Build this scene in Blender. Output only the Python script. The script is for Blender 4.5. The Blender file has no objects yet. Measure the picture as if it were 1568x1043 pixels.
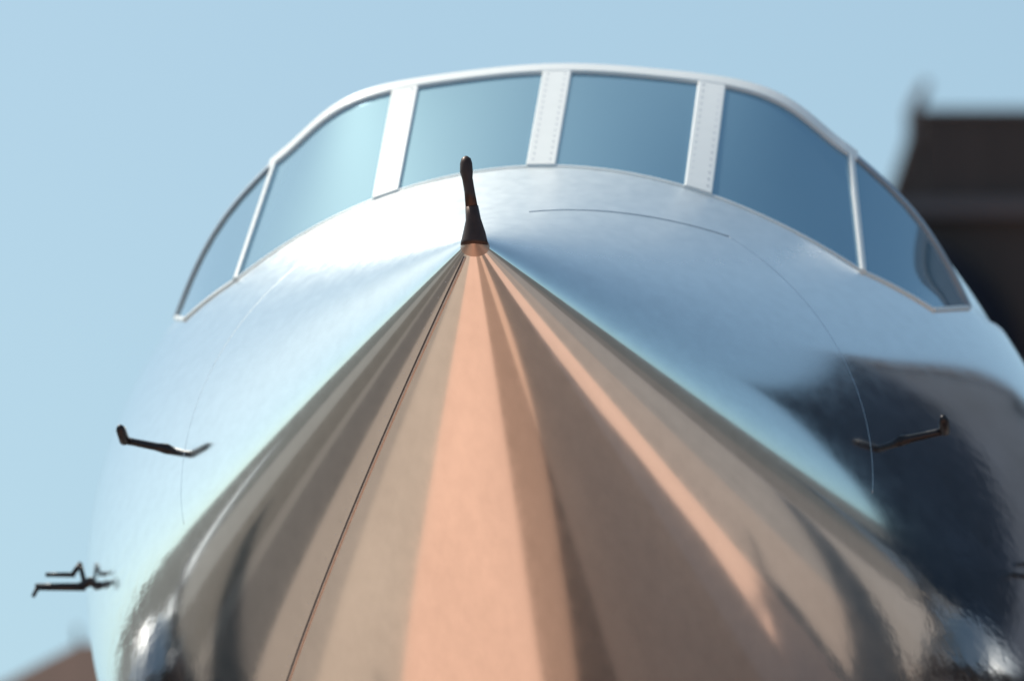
import bpy, bmesh, math, random
from mathutils import Vector, Matrix
random.seed(4)
R=math.radians
sc=bpy.context.scene
col=sc.collection

# ---------------------------------------------------------------- materials
def mat(name, base=(.5,.5,.5), rough=.5, metal=0., noise=0., nscale=5., stretch=(1,1,1), bump=0., rvar=0., spec=.5, coat=0.):
    m=bpy.data.materials.new(name); m.use_nodes=True
    nt=m.node_tree; b=nt.nodes['Principled BSDF']
    b.inputs['Base Color'].default_value=(*base,1); b.inputs['Roughness'].default_value=rough
    b.inputs['Metallic'].default_value=metal; b.inputs['Specular IOR Level'].default_value=spec
    b.inputs['Coat Weight'].default_value=coat
    tc=nt.nodes.new('ShaderNodeTexCoord'); mp=nt.nodes.new('ShaderNodeMapping'); mp.inputs['Scale'].default_value=stretch
    nt.links.new(tc.outputs['Object'],mp.inputs[0])
    n=nt.nodes.new('ShaderNodeTexNoise'); n.inputs['Scale'].default_value=nscale; n.inputs['Detail'].default_value=5
    nt.links.new(mp.outputs[0],n.inputs[0])
    if noise>0:
        r=nt.nodes.new('ShaderNodeMapRange'); r.inputs['To Min'].default_value=1-noise; r.inputs['To Max'].default_value=1+noise
        nt.links.new(n.outputs[0],r.inputs[0])
        v=nt.nodes.new('ShaderNodeVectorMath'); v.operation='SCALE'; v.inputs[0].default_value=base
        nt.links.new(r.outputs[0],v.inputs['Scale']); nt.links.new(v.outputs[0],b.inputs['Base Color'])
    return m
def metal_skin():
    m=bpy.data.materials.new('polished_aluminium'); m.use_nodes=True
    nt=m.node_tree; L=nt.links.new; b=nt.nodes['Principled BSDF']
    b.inputs['Metallic'].default_value=1
    tc=nt.nodes.new('ShaderNodeTexCoord')
    def noise(scale,st,det=4):
        mp=nt.nodes.new('ShaderNodeMapping'); mp.inputs['Scale'].default_value=st; L(tc.outputs['Object'],mp.inputs[0])
        n=nt.nodes.new('ShaderNodeTexNoise'); n.inputs['Scale'].default_value=scale; n.inputs['Detail'].default_value=det
        L(mp.outputs[0],n.inputs[0]); return n.outputs[0]
    def mr(src,a,b_,c,d,smooth=False):
        r=nt.nodes.new('ShaderNodeMapRange')
        if smooth: r.interpolation_type='SMOOTHSTEP'
        for k,v in zip(('From Min','From Max','To Min','To Max'),(a,b_,c,d)): r.inputs[k].default_value=v
        L(src,r.inputs[0]); return r.outputs[0]
    def math_(op,a,b_):
        n=nt.nodes.new('ShaderNodeMath'); n.operation=op
        for i,v in enumerate((a,b_)):
            if isinstance(v,(int,float)): n.inputs[i].default_value=v
            else: L(v,n.inputs[i])
        return n.outputs[0]
    sn_=nt.nodes.new('ShaderNodeSeparateXYZ'); L(tc.outputs['Normal'],sn_.inputs[0])
    sp=nt.nodes.new('ShaderNodeSeparateXYZ'); L(tc.outputs['Object'],sp.inputs[0])
    big=noise(1.6,(1,.5,1),2); fine=noise(9,(3,.35,3),6)
    # weathered, duller metal on the sky-facing panels
    top=mr(sn_.outputs[2],.45,.88,0,.25,True)
    r=math_('ADD',mr(fine,.3,.7,.10,.135),top)
    L(r,b.inputs['Roughness'])
    aft=math_('MULTIPLY',mr(sp.outputs[1],1.5,2.5,0.,1.,True),mr(sn_.outputs[2],-.1,.45,1.,0.,True))
    v=nt.nodes.new('ShaderNodeVectorMath'); v.operation='SCALE'; v.inputs[0].default_value=(.90,.915,.905)
    L(mr(fine,.3,.7,.96,1.03),v.inputs['Scale']); L(v.outputs[0],b.inputs['Base Color'])
    b1=nt.nodes.new('ShaderNodeBump'); b1.inputs['Distance'].default_value=.0007; L(big,b1.inputs['Height'])
    b2=nt.nodes.new('ShaderNodeBump'); b2.inputs['Distance'].default_value=.0017; L(fine,b2.inputs['Height']); L(aft,b2.inputs['Strength'])
    L(b1.outputs[0],b2.inputs['Normal']); L(b2.outputs[0],b.inputs['Normal'])
    return m
M_metal=metal_skin()
M_plain=mat('wing_aluminium',(.34,.35,.37),.45,1.,.08,3)
M_glass=mat('windscreen_glass',(.23,.41,.53),.05,.56,0.04,1.5)
M_frame=mat('white_window_frame',(.96,.96,.93),.3,0,.03,20)
M_rivet=mat('rivet_steel',(.55,.56,.6),.4,.6)
M_dark=mat('seam_dark',(.08,.08,.09),.6)  # plain dark tone for the lap joint line and propeller hubs
M_seam=mat('skin_seam',(.45,.50,.55),.4,.6)
M_faint=mat('skin_seam_polished',(.68,.71,.74),.28,.95)
M_copper=mat('nose_collar_bronze',(.66,.52,.44),.38,.7,.1,30)
M_probe=mat('probe_burnt_steel',(.07,.04,.032),.38,.5,.35,40)
M_black=mat('probe_black',(.018,.016,.02),.35,.3,.2,30)
M_seam_tan=mat('seam_tan',(.72,.56,.46),.5,0,.2,40)  # tan tone for the line beside the lap joint
M_rubber=mat('tyre_rubber',(.02,.02,.02),.8,0,.1,20)
M_brown=mat('hangar_cladding',(.085,.062,.054),.8,0,.25,1.5,(6,6,.3))
M_slate=mat('reflection_hangar_slate',(.055,.065,.095),.8,0,.8,.25,(1,1,1))
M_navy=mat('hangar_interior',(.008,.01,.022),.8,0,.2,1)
M_blue=mat('reflection_hangar_arch_fill_blue',(.05,.06,.09),.7,0,.8,.3)  # colour of the sheet filling the reflection hangar's arch
M_ledge=mat('hangar_ledge',(.17,.14,.14),.7,0,.1,2)
M_shed=mat('rust_roof',(.13,.065,.045),.8,0,.25,1.2,(8,1,1))
M_wall=mat('shed_plaster',(.3,.27,.24),.9,0,.1,2)

def mesh_obj(name, verts, faces, m, parent=None, smooth=True):
    me=bpy.data.meshes.new(name); me.from_pydata(verts,[],faces); me.update()
    ob=bpy.data.objects.new(name,me); col.objects.link(ob)
    if m: me.materials.append(m)
    if smooth:
        for p in me.polygons: p.use_smooth=True
    if parent: ob.parent=parent
    return ob
def box(name,x0,x1,y0,y1,z0,z1,m,parent=None):
    v=[(x,y,z) for z in (z0,z1) for y in (y0,y1) for x in (x0,x1)]
    f=[(0,2,3,1),(4,5,7,6),(0,1,5,4),(2,6,7,3),(0,4,6,2),(1,3,7,5)]
    return mesh_obj(name,v,f,m,parent,False)
def tube(name,pts,rad,m,parent=None,seg=14,caps=True):
    pts=[Vector(p) for p in pts]
    if not isinstance(rad,(list,tuple)): rad=[rad]*len(pts)
    V=[];F=[]
    up=None
    for i,p in enumerate(pts):
        t=(pts[min(i+1,len(pts)-1)]-pts[max(i-1,0)]).normalized()
        if up is None:
            up=Vector((0,0,1)) if abs(t.z)<.8 else Vector((1,0,0))
        a=t.cross(up).normalized(); b=a.cross(t).normalized(); up=b
        for k in range(seg):
            an=2*math.pi*k/seg
            V.append(p+(a*math.cos(an)+b*math.sin(an))*rad[i])
    n=len(pts)
    for i in range(n-1):
        for k in range(seg):
            F.append((i*seg+k,i*seg+(k+1)%seg,(i+1)*seg+(k+1)%seg,(i+1)*seg+k))
    if caps:
        F.append(tuple(range(seg))[::-1]); F.append(tuple((n-1)*seg+k for k in range(seg)))
    return mesh_obj(name,V,F,m,parent)

# ---------------------------------------------------------------- aircraft shape
def w_(s): return 1.6*(1-(1-s/4.2)**2) if s<4.2 else 1.6
def zt_(s):
    if s<=2.2: return .36*s+.027*s*s
    if s>=4.0: return 1.5
    L=1.8; t=(s-2.2)/L
    h00=2*t**3-3*t*t+1; h10=t**3-2*t*t+t; h01=-2*t**3+3*t*t
    return h00*.9227+h10*L*.479+h01*1.5
def zb_(s): return -1.5*(1-(1-s/4)**2) if s<4 else -1.5
def zc_(s):
    if s>=3.8: return 0
    u=s/3.8; return -.87*u*(1-u*u)**2
def N(s,th):
    if s>9:
        t=min(1,(s-9)/9.5); r=1.5*(1-t)**.9+.22*t; zz=.75*t*t
        return Vector((r*math.sin(th)*1.6/1.5,s,zz+r*math.cos(th)))
    zc=zc_(s); c=math.cos(th)
    h=(zt_(s)-zc) if c>0 else (zc-zb_(s))
    return Vector((w_(s)*math.sin(th),s,zc+h*c))
TH1,TH2,TH3=.408,.838,.98
def sB(th):
    a=abs(th)
    if a<=TH2: return 2.01+.50*a**3
    if a<=TH3: return 2.304+(2.64-2.304)*(a-TH2)/(TH3-TH2)
    return 2.64
def B(th): return N(sB(th),th)
def T(th):
    a=abs(th); sg=1 if th>=0 else -1
    if a>TH3: return N(3.1,th)
    def f(a):
        bulge=math.sin(math.pi*(a/TH2)**1.7)**2
        return Vector((sg*(1.155*a-.115*a*a+.03*bulge),2.54+.27*a*a,1.31-.313*a*a+.034*bulge))
    if a<=TH2: return f(a)
    t=(a-TH2)/(TH3-TH2)
    return f(TH2).lerp(N(3.1,sg*TH3),t)+Vector((sg*.03,0,.03))*math.sin(math.pi*t)
def S(th): return N(4.2,th)
half=[TH1*i/10 for i in range(10)]+[TH1+(TH2-TH1)*i/12 for i in range(12)]+[TH2+(TH3-TH2)*i/8 for i in range(8)]+[TH3+(math.pi-TH3)*i/70 for i in range(71)]
ths=[-t for t in half[::-1]][:-1]+half
ths=ths[1:]
nc=len(ths)
rows=[]
n1=90
for i in range(n1+1):
    u=(i/n1)**1.25
    rows.append([N(.02+(sB(t)-.02)*u,t) for t in ths])
nB=len(rows)-1
n2=8
for i in range(1,n2+1):
    u=i/n2; r=[]
    for t in ths:
        if abs(t)<=TH3: r.append(B(t).lerp(T(t),u))
        else: r.append(N(2.64+(3.1-2.64)*u,t))
    rows.append(r)
nT=len(rows)-1
n3=18
for i in range(1,n3+1):
    u=i/n3; r=[]
    for t in ths:
        if abs(t)<=TH3:
            p0=T(t);p1=S(t); L=p1.y-p0.y
            m0=Vector(((p1.x-p0.x)*1.3,L,(p1.z-p0.z)*1.3)); m1=Vector((0,L,0))
            h00=2*u**3-3*u*u+1;h10=u**3-2*u*u+u;h01=-2*u**3+3*u*u;h11=u**3-u*u
            r.append(p0*h00+m0*h10+p1*h01+m1*h11)
        else: r.append(N(3.1+(4.2-3.1)*u,t))
    rows.append(r)
for i in range(1,41):
    s=4.2+(18.5-4.2)*i/40
    rows.append([N(s,t) for t in ths])

PITCH=8.5
plane=bpy.data.objects.new('polished_airliner',None); col.objects.link(plane)
plane.location=(0,0,4.5); plane.rotation_euler=(R(-PITCH),0,0)
V=[p for r in rows for p in r]
F=[];G=[]
for i in range(len(rows)-1):
    for j in range(nc):
        k=(j+1)%nc
        f=(i*nc+j,i*nc+k,(i+1)*nc+k,(i+1)*nc+j)
        tm=(ths[j]+ths[k])/2 if k>j else math.pi
        if nB<=i<nT and abs(tm)<TH3: G.append(f)
        else: F.append(f)
F.append(tuple(range(nc))[::-1]); F.append(tuple((len(rows)-1)*nc+j for j in range(nc)))
def clean(ob):
    bm=bmesh.new(); bm.from_mesh(ob.data)
    loose=[v for v in bm.verts if not v.link_faces]; bmesh.ops.delete(bm,geom=loose,context='VERTS')
    bmesh.ops.recalc_face_normals(bm,faces=bm.faces); bm.to_mesh(ob.data); bm.free()
sk=mesh_obj('fuselage_skin',V,F,M_metal,plane); clean(sk)
gl=mesh_obj('windscreen_panes',V,G,M_glass,plane); clean(gl)
def surf_n(th,u):
    e=.01
    P=lambda a,b:B(a).lerp(T(a),b)
    n=(P(th+e,u)-P(th-e,u)).cross(P(th,min(u+e,1))-P(th,max(u-e,0)))
    n.normalize()
    return n if n.dot(Vector((0,-1,1)))>0 else -n
def strip(name,pts,nors,width,height,m,off=.002):
    V=[];F=[];n=len(pts)
    for i in range(n):
        t=(pts[min(i+1,n-1)]-pts[max(i-1,0)]).normalized(); no=nors[i]; sd=t.cross(no).normalized()
        b=.25*height
        w=width/2
        prof=[(-w,-.02),(-w,height-b),(-w+b*1.5,height),(w-b*1.5,height),(w,height-b),(w,-.02)]
        for a,c in prof: V.append(pts[i]+sd*a+no*(c+off))
    for i in range(n-1):
        for k in range(6):
            F.append((i*6+k,i*6+(k+1)%6,(i+1)*6+(k+1)%6,(i+1)*6+k))
    F.append(tuple(range(6))); F.append(tuple((n-1)*6+k for k in range(6)))
    ob=mesh_obj(name,V,F,m,plane,False); clean(ob); return ob
rb=bmesh.new()
def rivet(p,r=.004):
    bmesh.ops.create_icosphere(rb,subdivisions=1,radius=r,matrix=Matrix.Translation(p))
for idx,(th,wd) in enumerate([(0,.088),(TH1,.085),(-TH1,.085),(TH2,.020),(-TH2,.020)]):
    pts=[B(th).lerp(T(th),i/10) for i in range(11)]
    nn=[surf_n(th,max(.02,min(.98,i/10))) for i in range(11)]
    strip('window_post_%d'%(idx+1),pts,nn,wd,.008,M_frame)
    if wd>.05:
        t=(pts[-1]-pts[0]).normalized(); sd=t.cross(nn[5])
        for k in range(16):
            p=pts[0].lerp(pts[-1],(k+.8)/17)
            for s_ in (-1,1): rivet(p+sd*s_*.026+nn[5]*.0095,.0034)
def arcr(a,b,n): return [a+(b-a)*i/n for i in range(n+1)]
arc=arcr(-TH2-.005,TH2+.005,70)
strip('windscreen_top_frame',[T(t) for t in arc],[surf_n(t,.97) for t in arc],.056,.010,M_frame)
arc=arcr(-TH2,TH2,70)
strip('windscreen_sill',[B(t) for t in arc],[surf_n(t,.03) for t in arc],.010,.003,M_frame)
for i,sg in enumerate((-1,1)):
    arc=arcr(sg*(TH2+.004),sg*TH3,16)
    strip('side_window_top_frame_%d'%(i+1),[T(t) for t in arc],[surf_n(t,.97) for t in arc],.024,.008,M_seam)
    strip('side_window_sill_%d'%(i+1),[B(t) for t in arc],[surf_n(t,.03) for t in arc],.012,.005,M_frame)
    pts=[B(sg*TH3).lerp(T(sg*TH3),k/6) for k in range(7)]
    strip('side_window_rear_post_%d'%(i+1),pts,[surf_n(sg*(TH3-.01),.5)]*7,.014,.006,M_frame)
me=bpy.data.meshes.new('post_rivets'); 
def sn(s,th):
    e=.01
    n=(N(s,th+e)-N(s,th-e)).cross(N(s+e,th)-N(s-e,th)); n.normalize()
    c=N(s,th)-Vector((0,s+.5,zc_(s)))
    return n if n.dot(c)>0 else -n
def on(s,th,o=0): return N(s,th)+sn(s,th)*o
tube('radome_ring_seam',[on(1.65,.62+(1.0)*i/60,-.0009) for i in range(61)],.0015,M_faint,plane,6)
tube('radome_ring_seam_port',[on(1.65,-.72-(1.0)*i/60,-.0009) for i in range(61)],.0015,M_faint,plane,6)
tube('upper_hatch_seam',[on(.95+.70*(i/30),.10+.52*(i/30),0) for i in range(31)],.002,M_seam,plane,6)
SE=-(math.pi-R(42))
tube('radome_lap_seam',[on(.06+2.5*i/60,SE,.0003) for i in range(61)],.0024,M_dark,plane,6)
tube('radome_lap_tan_line',[on(.06+2.5*i/60,SE-.008/max(.08,w_(.06+2.5*i/60)),.0003) for i in range(61)],.0035,M_seam_tan,plane,6)  # thin tan line running beside the dark joint line
for i in range(40):
    s=.1+2.0*i/40; rivet(on(s,SE+.02/max(.1,w_(s)),-.001),.002)
rb.to_mesh(me); rb.free(); me.materials.append(M_rivet)
ro=bpy.data.objects.new('rivets',me); col.objects.link(ro); ro.parent=plane
V=[];F=[];K=40
for y,f in [(-.006,.3),(-.004,.6),(.004,.85)]:
    for k in range(K):
        p=N(.02,2*math.pi*k/K); c=Vector((0,.02,-.005)); q=(p-c)*1.25*f
        V.append(Vector((q.x,y,c.z+q.z)))
for s,o in ((.02,.002),(.05,.002),(.056,-.002)):
    for k in range(K): V.append(on(s,2*math.pi*k/K,o))
nr=len(V)//K
for i in range(nr-1):
    for k in range(K): F.append((i*K+k,i*K+(k+1)%K,(i+1)*K+(k+1)%K,(i+1)*K+k))
F.append(tuple(range(K)))
clean(mesh_obj('nose_collar',V,F,M_copper,plane))
tube('probe_boot',[(0,.03,-.012),(0,.028,.0),(0,.024,.02),(-.002,.015,.055),(-.006,.006,.09)],[.038,.036,.031,.021,.018],M_probe,plane,20)
tube('mast_probe',[(-.006,.006,.085),(-.012,0,.13),(-.018,-.004,.165),(-.021,-.006,.185),(-.022,-.007,.208),(-.022,-.007,.222),(-.022,-.007,.229)],[.017,.0145,.0145,.018,.017,.013,.004],M_probe,plane,20)
def pitot(name,s,th,out,fwd):
    p=on(s,th,-.01); sg=1 if th>0 else -1
    n=Vector((sg,0,.22)).normalized()
    q=p+n*out
    tube(name+'_strut',[p,p.lerp(q,.3),p.lerp(q,.8),q],[.017,.012,.011,.012],M_black,plane)
    tube(name+'_tube',[q+Vector((0,.03,0)),q,q+Vector((0,-fwd*.8,0.01)),q+Vector((0,-fwd,.012))],[.006,.016,.015,.009],M_black,plane)
for i,sg in enumerate((-1,1)):
    pitot('pitot_%d'%(i+1),1.85,sg*R(80),.14,.10)
    p=on(3.05,sg*R(96),0); f=lambda x,y,z:p+Vector((sg*x,y,z+.046))
    tube('angle_probe_root_%d'%(i+1),[f(-.03,0,.040),f(.035,-.005,.003)],[.013,.014],M_black,plane)
    tube('angle_probe_arm_%d'%(i+1),[f(.02,-.005,.002),f(.175,-.01,.002)],[.013,.011],M_black,plane)
    tube('angle_probe_vane_%d'%(i+1),[f(.168,-.01,-.0),f(.182,-.01,-.03)],[.008,.006],M_black,plane,8)
    tube('static_probe_post_%d'%(i+1),[f(.022,0,.01),f(.040,0,.078)],.008,M_black,plane,10)
    tube('static_probe_brace_%d'%(i+1),[f(.037,0,.080),f(.062,0,.042)],.008,M_black,plane,10)
    tube('static_probe_arm_%d'%(i+1),[f(.054,0,.042),f(.145,-.005,.042)],[.008,.007],M_black,plane,10)
def lifting(name,root,tip,m,th=.12):
    (x0,y0,z0,c0),(x1,y1,z1,c1)=root,tip
    prof=[(0,0),(.03,.35),(.15,.8),(.35,1),(.6,.75),(.85,.3),(1,0),(.7,-.25),(.35,-.45),(.1,-.35)]
    V=[];F=[];n=len(prof)
    for k in range(9):
        t=k/8; x=x0+(x1-x0)*t;y=y0+(y1-y0)*t;z=z0+(z1-z0)*t;c=c0+(c1-c0)*t
        for a,b in prof: V.append((x,y+a*c,z+b*c*th*.6))
    for k in range(8):
        for j in range(n): F.append((k*n+j,k*n+(j+1)%n,(k+1)*n+(j+1)%n,(k+1)*n+j))
    F.append(tuple(8*n+j for j in range(n)))
    o=mesh_obj(name,V,F,m,plane); clean(o)
for i,sg in enumerate((-1,1)):
    lifting('wing_%d'%(i+1),(sg*.9,6.2,-1.15,3.6),(sg*14,7.8,-.3,1.3),M_plain)
    lifting('tailplane_%d'%(i+1),(sg*.1,15.6,.7,2.0),(sg*4.3,16.4,.8,1.0),M_plain,.08)
    tube('engine_nacelle_%d'%(i+1),[(sg*3.1,4.6,-1.0),(sg*3.1,4.75,-1.0),(sg*3.1,5.4,-1.0),(sg*3.1,7,-1.0),(sg*3.1,9,-.9)],[.5,.66,.7,.6,.15],M_plain,plane,28)
    tube('propeller_hub_%d'%(i+1),[(sg*3.1,4.25,-1),(sg*3.1,4.4,-1),(sg*3.1,4.62,-1)],[.03,.14,.17],M_dark,plane,16)
    for b in range(3):
        a=R(120*b+270); dd=Vector((math.cos(a),0,math.sin(a)))
        c=Vector((sg*3.1,4.45,-1))
        tube('propeller_blade_%d_%d'%(i+1,b+1),[c,c+dd*.5,c+dd*1.2,c+dd*1.5],[.05,.08,.07,.02],M_black,plane,8)
V=[];prof=[(14.6,.9),(16.6,3.6),(17.4,3.7),(18.5,.8)]
for x in(-.05,.05): V+=[(x,y,z) for y,z in prof]
mesh_obj('tail_fin',V,[(0,1,2,3),(7,6,5,4),(0,4,5,1),(1,5,6,2),(2,6,7,3)],M_plain,plane,False)
Mi=(Matrix.Translation(plane.location)@Matrix.Rotation(R(-PITCH),4,'X')).inverted()
for i,sg in enumerate((-1,1)):
    wc=Mi@Vector((sg*3.1,6.6,.55))
    tube('main_wheel_%d'%(i+1),[wc+Vector((-.2,0,0)),wc+Vector((-.14,0,0)),wc+Vector((.14,0,0)),wc+Vector((.2,0,0))],[.4,.55,.55,.4],M_rubber,plane,32)
    tube('gear_leg_%d'%(i+1),[wc+Vector((sg*.24,0,0)),Vector((sg*3.34,7,-1.1))],.06,M_black,plane)
wc=Mi@Vector((0,3.6,.35))
tube('nose_wheel',[wc+Vector((-.12,0,0)),wc+Vector((-.08,0,0)),wc+Vector((.08,0,0)),wc+Vector((.12,0,0))],[.26,.35,.35,.26],M_rubber,plane,24)
tube('nose_gear_leg',[wc+Vector((.16,0,0)),Vector((.05,3.9,-1.4))],.06,M_black,plane)

# ---------------------------------------------------------------- camera
EL,YAW=8.5,5.5
Tp=Vector(plane.location)
D=22.
dh=Vector((-math.sin(R(YAW)),math.cos(R(YAW)),0)); right=Vector((math.cos(R(YAW)),math.sin(R(YAW)),0))
d=dh*math.cos(R(EL))+Vector((0,0,math.sin(R(EL))))
camd=bpy.data.cameras.new('camera'); cam=bpy.data.objects.new('camera',camd); col.objects.link(cam)
cam.location=Tp-d*D
fp=12375
camd.sensor_width=36; camd.lens=36*fp/1568; camd.clip_start=.5; camd.clip_end=6000
cam.rotation_euler=(R(90+EL)-158/fp,0,R(YAW)-60/fp)
camd.dof.use_dof=True; camd.dof.focus_distance=22.1; camd.dof.aperture_fstop=2.6
sc.camera=cam
CL=cam.location.copy()
def place(rng,lat,h): return CL+dh*rng+right*lat+Vector((0,0,h-CL.z))

# ---------------------------------------------------------------- ground
g=bpy.data.materials.new('airfield_ground'); g.use_nodes=True
nt=g.node_tree;b=nt.nodes['Principled BSDF']; b.inputs['Roughness'].default_value=.9
tc=nt.nodes.new('ShaderNodeTexCoord'); sx=nt.nodes.new('ShaderNodeSeparateXYZ'); nt.links.new(tc.outputs['Object'],sx.inputs[0])
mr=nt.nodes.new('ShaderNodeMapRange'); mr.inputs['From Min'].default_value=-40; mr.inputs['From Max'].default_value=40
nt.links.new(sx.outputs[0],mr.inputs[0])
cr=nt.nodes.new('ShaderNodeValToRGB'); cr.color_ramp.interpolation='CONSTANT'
bands=[(-40,(.08,.075,.065)),(-26,(.20,.18,.16)),(-15,(.10,.08,.065)),(-9.5,(.17,.14,.12)),(-8.2,(.10,.08,.07)),(-5.6,(.30,.225,.18)),(-3.6,(.45,.325,.25)),(-1.9,(.74,.415,.295)),(-.05,(.34,.19,.13)),(.75,(.66,.37,.25)),(2.9,(.70,.42,.31)),(5.0,(.32,.24,.20)),(8,(.24,.20,.18)),(16,(.12,.10,.09)),(26,(.08,.075,.07))]  # dark centre strip paints in the fuselage shadow edge; paler neighbour lightens the cast shadow
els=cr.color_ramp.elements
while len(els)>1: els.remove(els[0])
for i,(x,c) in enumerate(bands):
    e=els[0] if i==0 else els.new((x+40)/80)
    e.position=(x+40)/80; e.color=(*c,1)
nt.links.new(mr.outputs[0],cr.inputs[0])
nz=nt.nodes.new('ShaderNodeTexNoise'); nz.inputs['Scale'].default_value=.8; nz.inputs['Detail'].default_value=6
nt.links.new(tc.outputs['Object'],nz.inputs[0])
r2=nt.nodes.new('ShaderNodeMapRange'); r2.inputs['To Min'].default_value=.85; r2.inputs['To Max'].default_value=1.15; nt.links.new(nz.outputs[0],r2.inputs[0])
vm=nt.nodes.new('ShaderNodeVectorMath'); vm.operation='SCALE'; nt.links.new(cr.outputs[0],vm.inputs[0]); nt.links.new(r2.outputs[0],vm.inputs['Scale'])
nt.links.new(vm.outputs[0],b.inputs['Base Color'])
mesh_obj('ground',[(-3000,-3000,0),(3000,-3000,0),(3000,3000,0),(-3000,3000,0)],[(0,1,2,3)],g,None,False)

# ---------------------------------------------------------------- hangars
def hangar(name,loc,rot,W,Dp,H,arch_c,arch_r,M_brown,M_in):
    e=bpy.data.objects.new(name,None); col.objects.link(e); e.location=loc; e.rotation_euler=(0,0,rot)
    zt=H-.95; segs=24
    V=[(0,0,0),(0,0,zt),(W,0,zt),(W,0,0)]
    arch=[(arch_c+arch_r*math.cos(math.pi-math.pi*i/segs),0,3.2+ (zt-.25-3.2)*math.sin(math.pi*i/segs)) for i in range(segs+1)]
    arch=[(arch_c-arch_r,0,0)]+arch+[(arch_c+arch_r,0,0)]
    n=len(arch); V+=arch
    F=[]
    for a in arch: V.append((a[0],0,zt)); 
    for i in range(n-1):
        if abs(arch[i][0]-arch[i+1][0])>1e-6: F.append((4+i,4+i+1,4+n+i+1,4+n+i))
    F.append((0,4,4+n,1)); F.append((4+n-1,3,2,4+2*n-1))
    base=len(V)
    for a in arch: V.append((a[0],.5,a[2]))
    for i in range(n-1): F.append((4+i,4+i+1,base+i+1,base+i))
    mesh_obj('front_wall',V,F,M_brown,e,False)
    box('side_wall',-.02,.18,.002,Dp,0,zt-.004,M_brown,e)
    box('far_wall',W-.2,W+.02,.002,Dp,0,zt-.004,M_brown,e)
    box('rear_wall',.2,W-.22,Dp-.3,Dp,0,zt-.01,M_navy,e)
    box('arch_dark_fill',.2,W-.22,.52,.7,0,zt-.01,M_in,e)  # sheet filling the arch, interior darkness put into its colour
    box('ledge',-.12,W+.12,-.18,Dp+.2,zt,zt+.13,M_ledge,e)
    box('parapet',.12,W-.02,-.05,Dp,zt+.132,H-.04,M_brown,e)
    box('coping',.08,W+.03,-.10,Dp+.05,H-.038,H,M_ledge,e)
    return e
rot=R(YAW)
H1=12.84
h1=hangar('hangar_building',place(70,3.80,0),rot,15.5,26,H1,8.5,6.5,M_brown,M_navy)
tube('roof_vent_pipe',[(.1,.3,H1-.35),(.08,.3,H1+.02),(.12,.3,H1+.14),(.2,.3,H1+.30)],[.08,.07,.055,.04],M_ledge,h1)
mesh_obj('corner_brace',[(-.42,0,H1-1.5),(.1,0,H1-1.5),(.1,0,H1-.2),(-.42,.3,H1-1.5),(.1,.3,H1-1.5),(.1,.3,H1-.2)],[(0,1,2),(5,4,3),(0,2,5,3),(1,4,5,2),(0,3,4,1)],M_brown,h1,False)
tube('ventilator_drum',[(-.45,-.6,H1-2.6),(-.45,-.02,H1-2.6)],1.5,M_navy,h1,48)
h2=hangar('reflection_hangar',Vector((20,82,0)),R(-90),50,24,22,24,15,M_slate,M_blue)  # unseen hangar added to put a dark reflection in the right side skin
for i in range(8):
    x=3+6*i+random.uniform(-1,1)
    tube('reflection_vent_%d'%(i+1),[(x,4,21.9),(x,4,23+random.uniform(0,.8)),(x,4,24)],[1.,.9,.4],M_navy,h2,12)  # added out of frame to make the reflected roofline jagged

e=bpy.data.objects.new('shed_building',None); col.objects.link(e); e.location=place(48,-2.45,0); e.rotation_euler=(0,0,rot)
box('shed_walls',-2.6,4.0,0,6,0,4.75,M_wall,e)
mesh_obj('shed_roof',[(-2.6,-.3,4.55),(4.4,-.3,4.55),(4.4,6.3,4.55),(-2.6,6.3,4.55),(.0,2,6.17),(.35,2,6.19),(1.6,2.4,6.05),(1.6,4.4,6.05),(0,4.4,6.17)],[(0,1,6,5,4),(1,2,7,6),(2,3,8,7),(3,0,4,8),(4,5,6,7,8),(0,3,2,1)],M_shed,e,False)
tube('shed_mast',[(0,2.2,5.8),(-.02,2.2,6.3)],.015,M_black,e)

# ---------------------------------------------------------------- light
SE_,SA=55,-54
dirv=Vector((math.sin(R(SA))*math.cos(R(SE_)),math.cos(R(SA))*math.cos(R(SE_)),math.sin(R(SE_))))
sd=bpy.data.lights.new('sun','SUN'); sd.energy=3.1; sd.angle=R(.5); sd.color=(1,.93,.84)
so=bpy.data.objects.new('sun',sd); col.objects.link(so); so.rotation_euler=(-dirv).to_track_quat('-Z','Y').to_euler()
w=bpy.data.worlds.new('World'); sc.world=w; w.use_nodes=True
nt=w.node_tree; bg=nt.nodes['Background']
sk=nt.nodes.new('ShaderNodeTexSky'); sk.sky_type='NISHITA'; sk.sun_disc=False; sk.sun_elevation=R(SE_); sk.sun_rotation=R(SA)
sk.dust_density=2.4; sk.air_density=1.0; sk.ozone_density=3.6
tc=nt.nodes.new('ShaderNodeTexCoord')
ma=nt.nodes.new('ShaderNodeVectorMath'); ma.operation='MULTIPLY_ADD'; ma.inputs[1].default_value=(1,1,.9); ma.inputs[2].default_value=(0,0,.12)
nt.links.new(tc.outputs['Generated'],ma.inputs[0])
nm=nt.nodes.new('ShaderNodeVectorMath'); nm.operation='NORMALIZE'; nt.links.new(ma.outputs[0],nm.inputs[0]); nt.links.new(nm.outputs[0],sk.inputs[0])
tn=nt.nodes.new('ShaderNodeVectorMath'); tn.operation='MULTIPLY'; tn.inputs[1].default_value=(1.05,1.13,.95)
nt.links.new(sk.outputs[0],tn.inputs[0]); nt.links.new(tn.outputs[0],bg.inputs[0]); bg.inputs[1].default_value=.14
sc.view_settings.view_transform='Standard'; sc.view_settings.look='None'; sc.view_settings.exposure=0
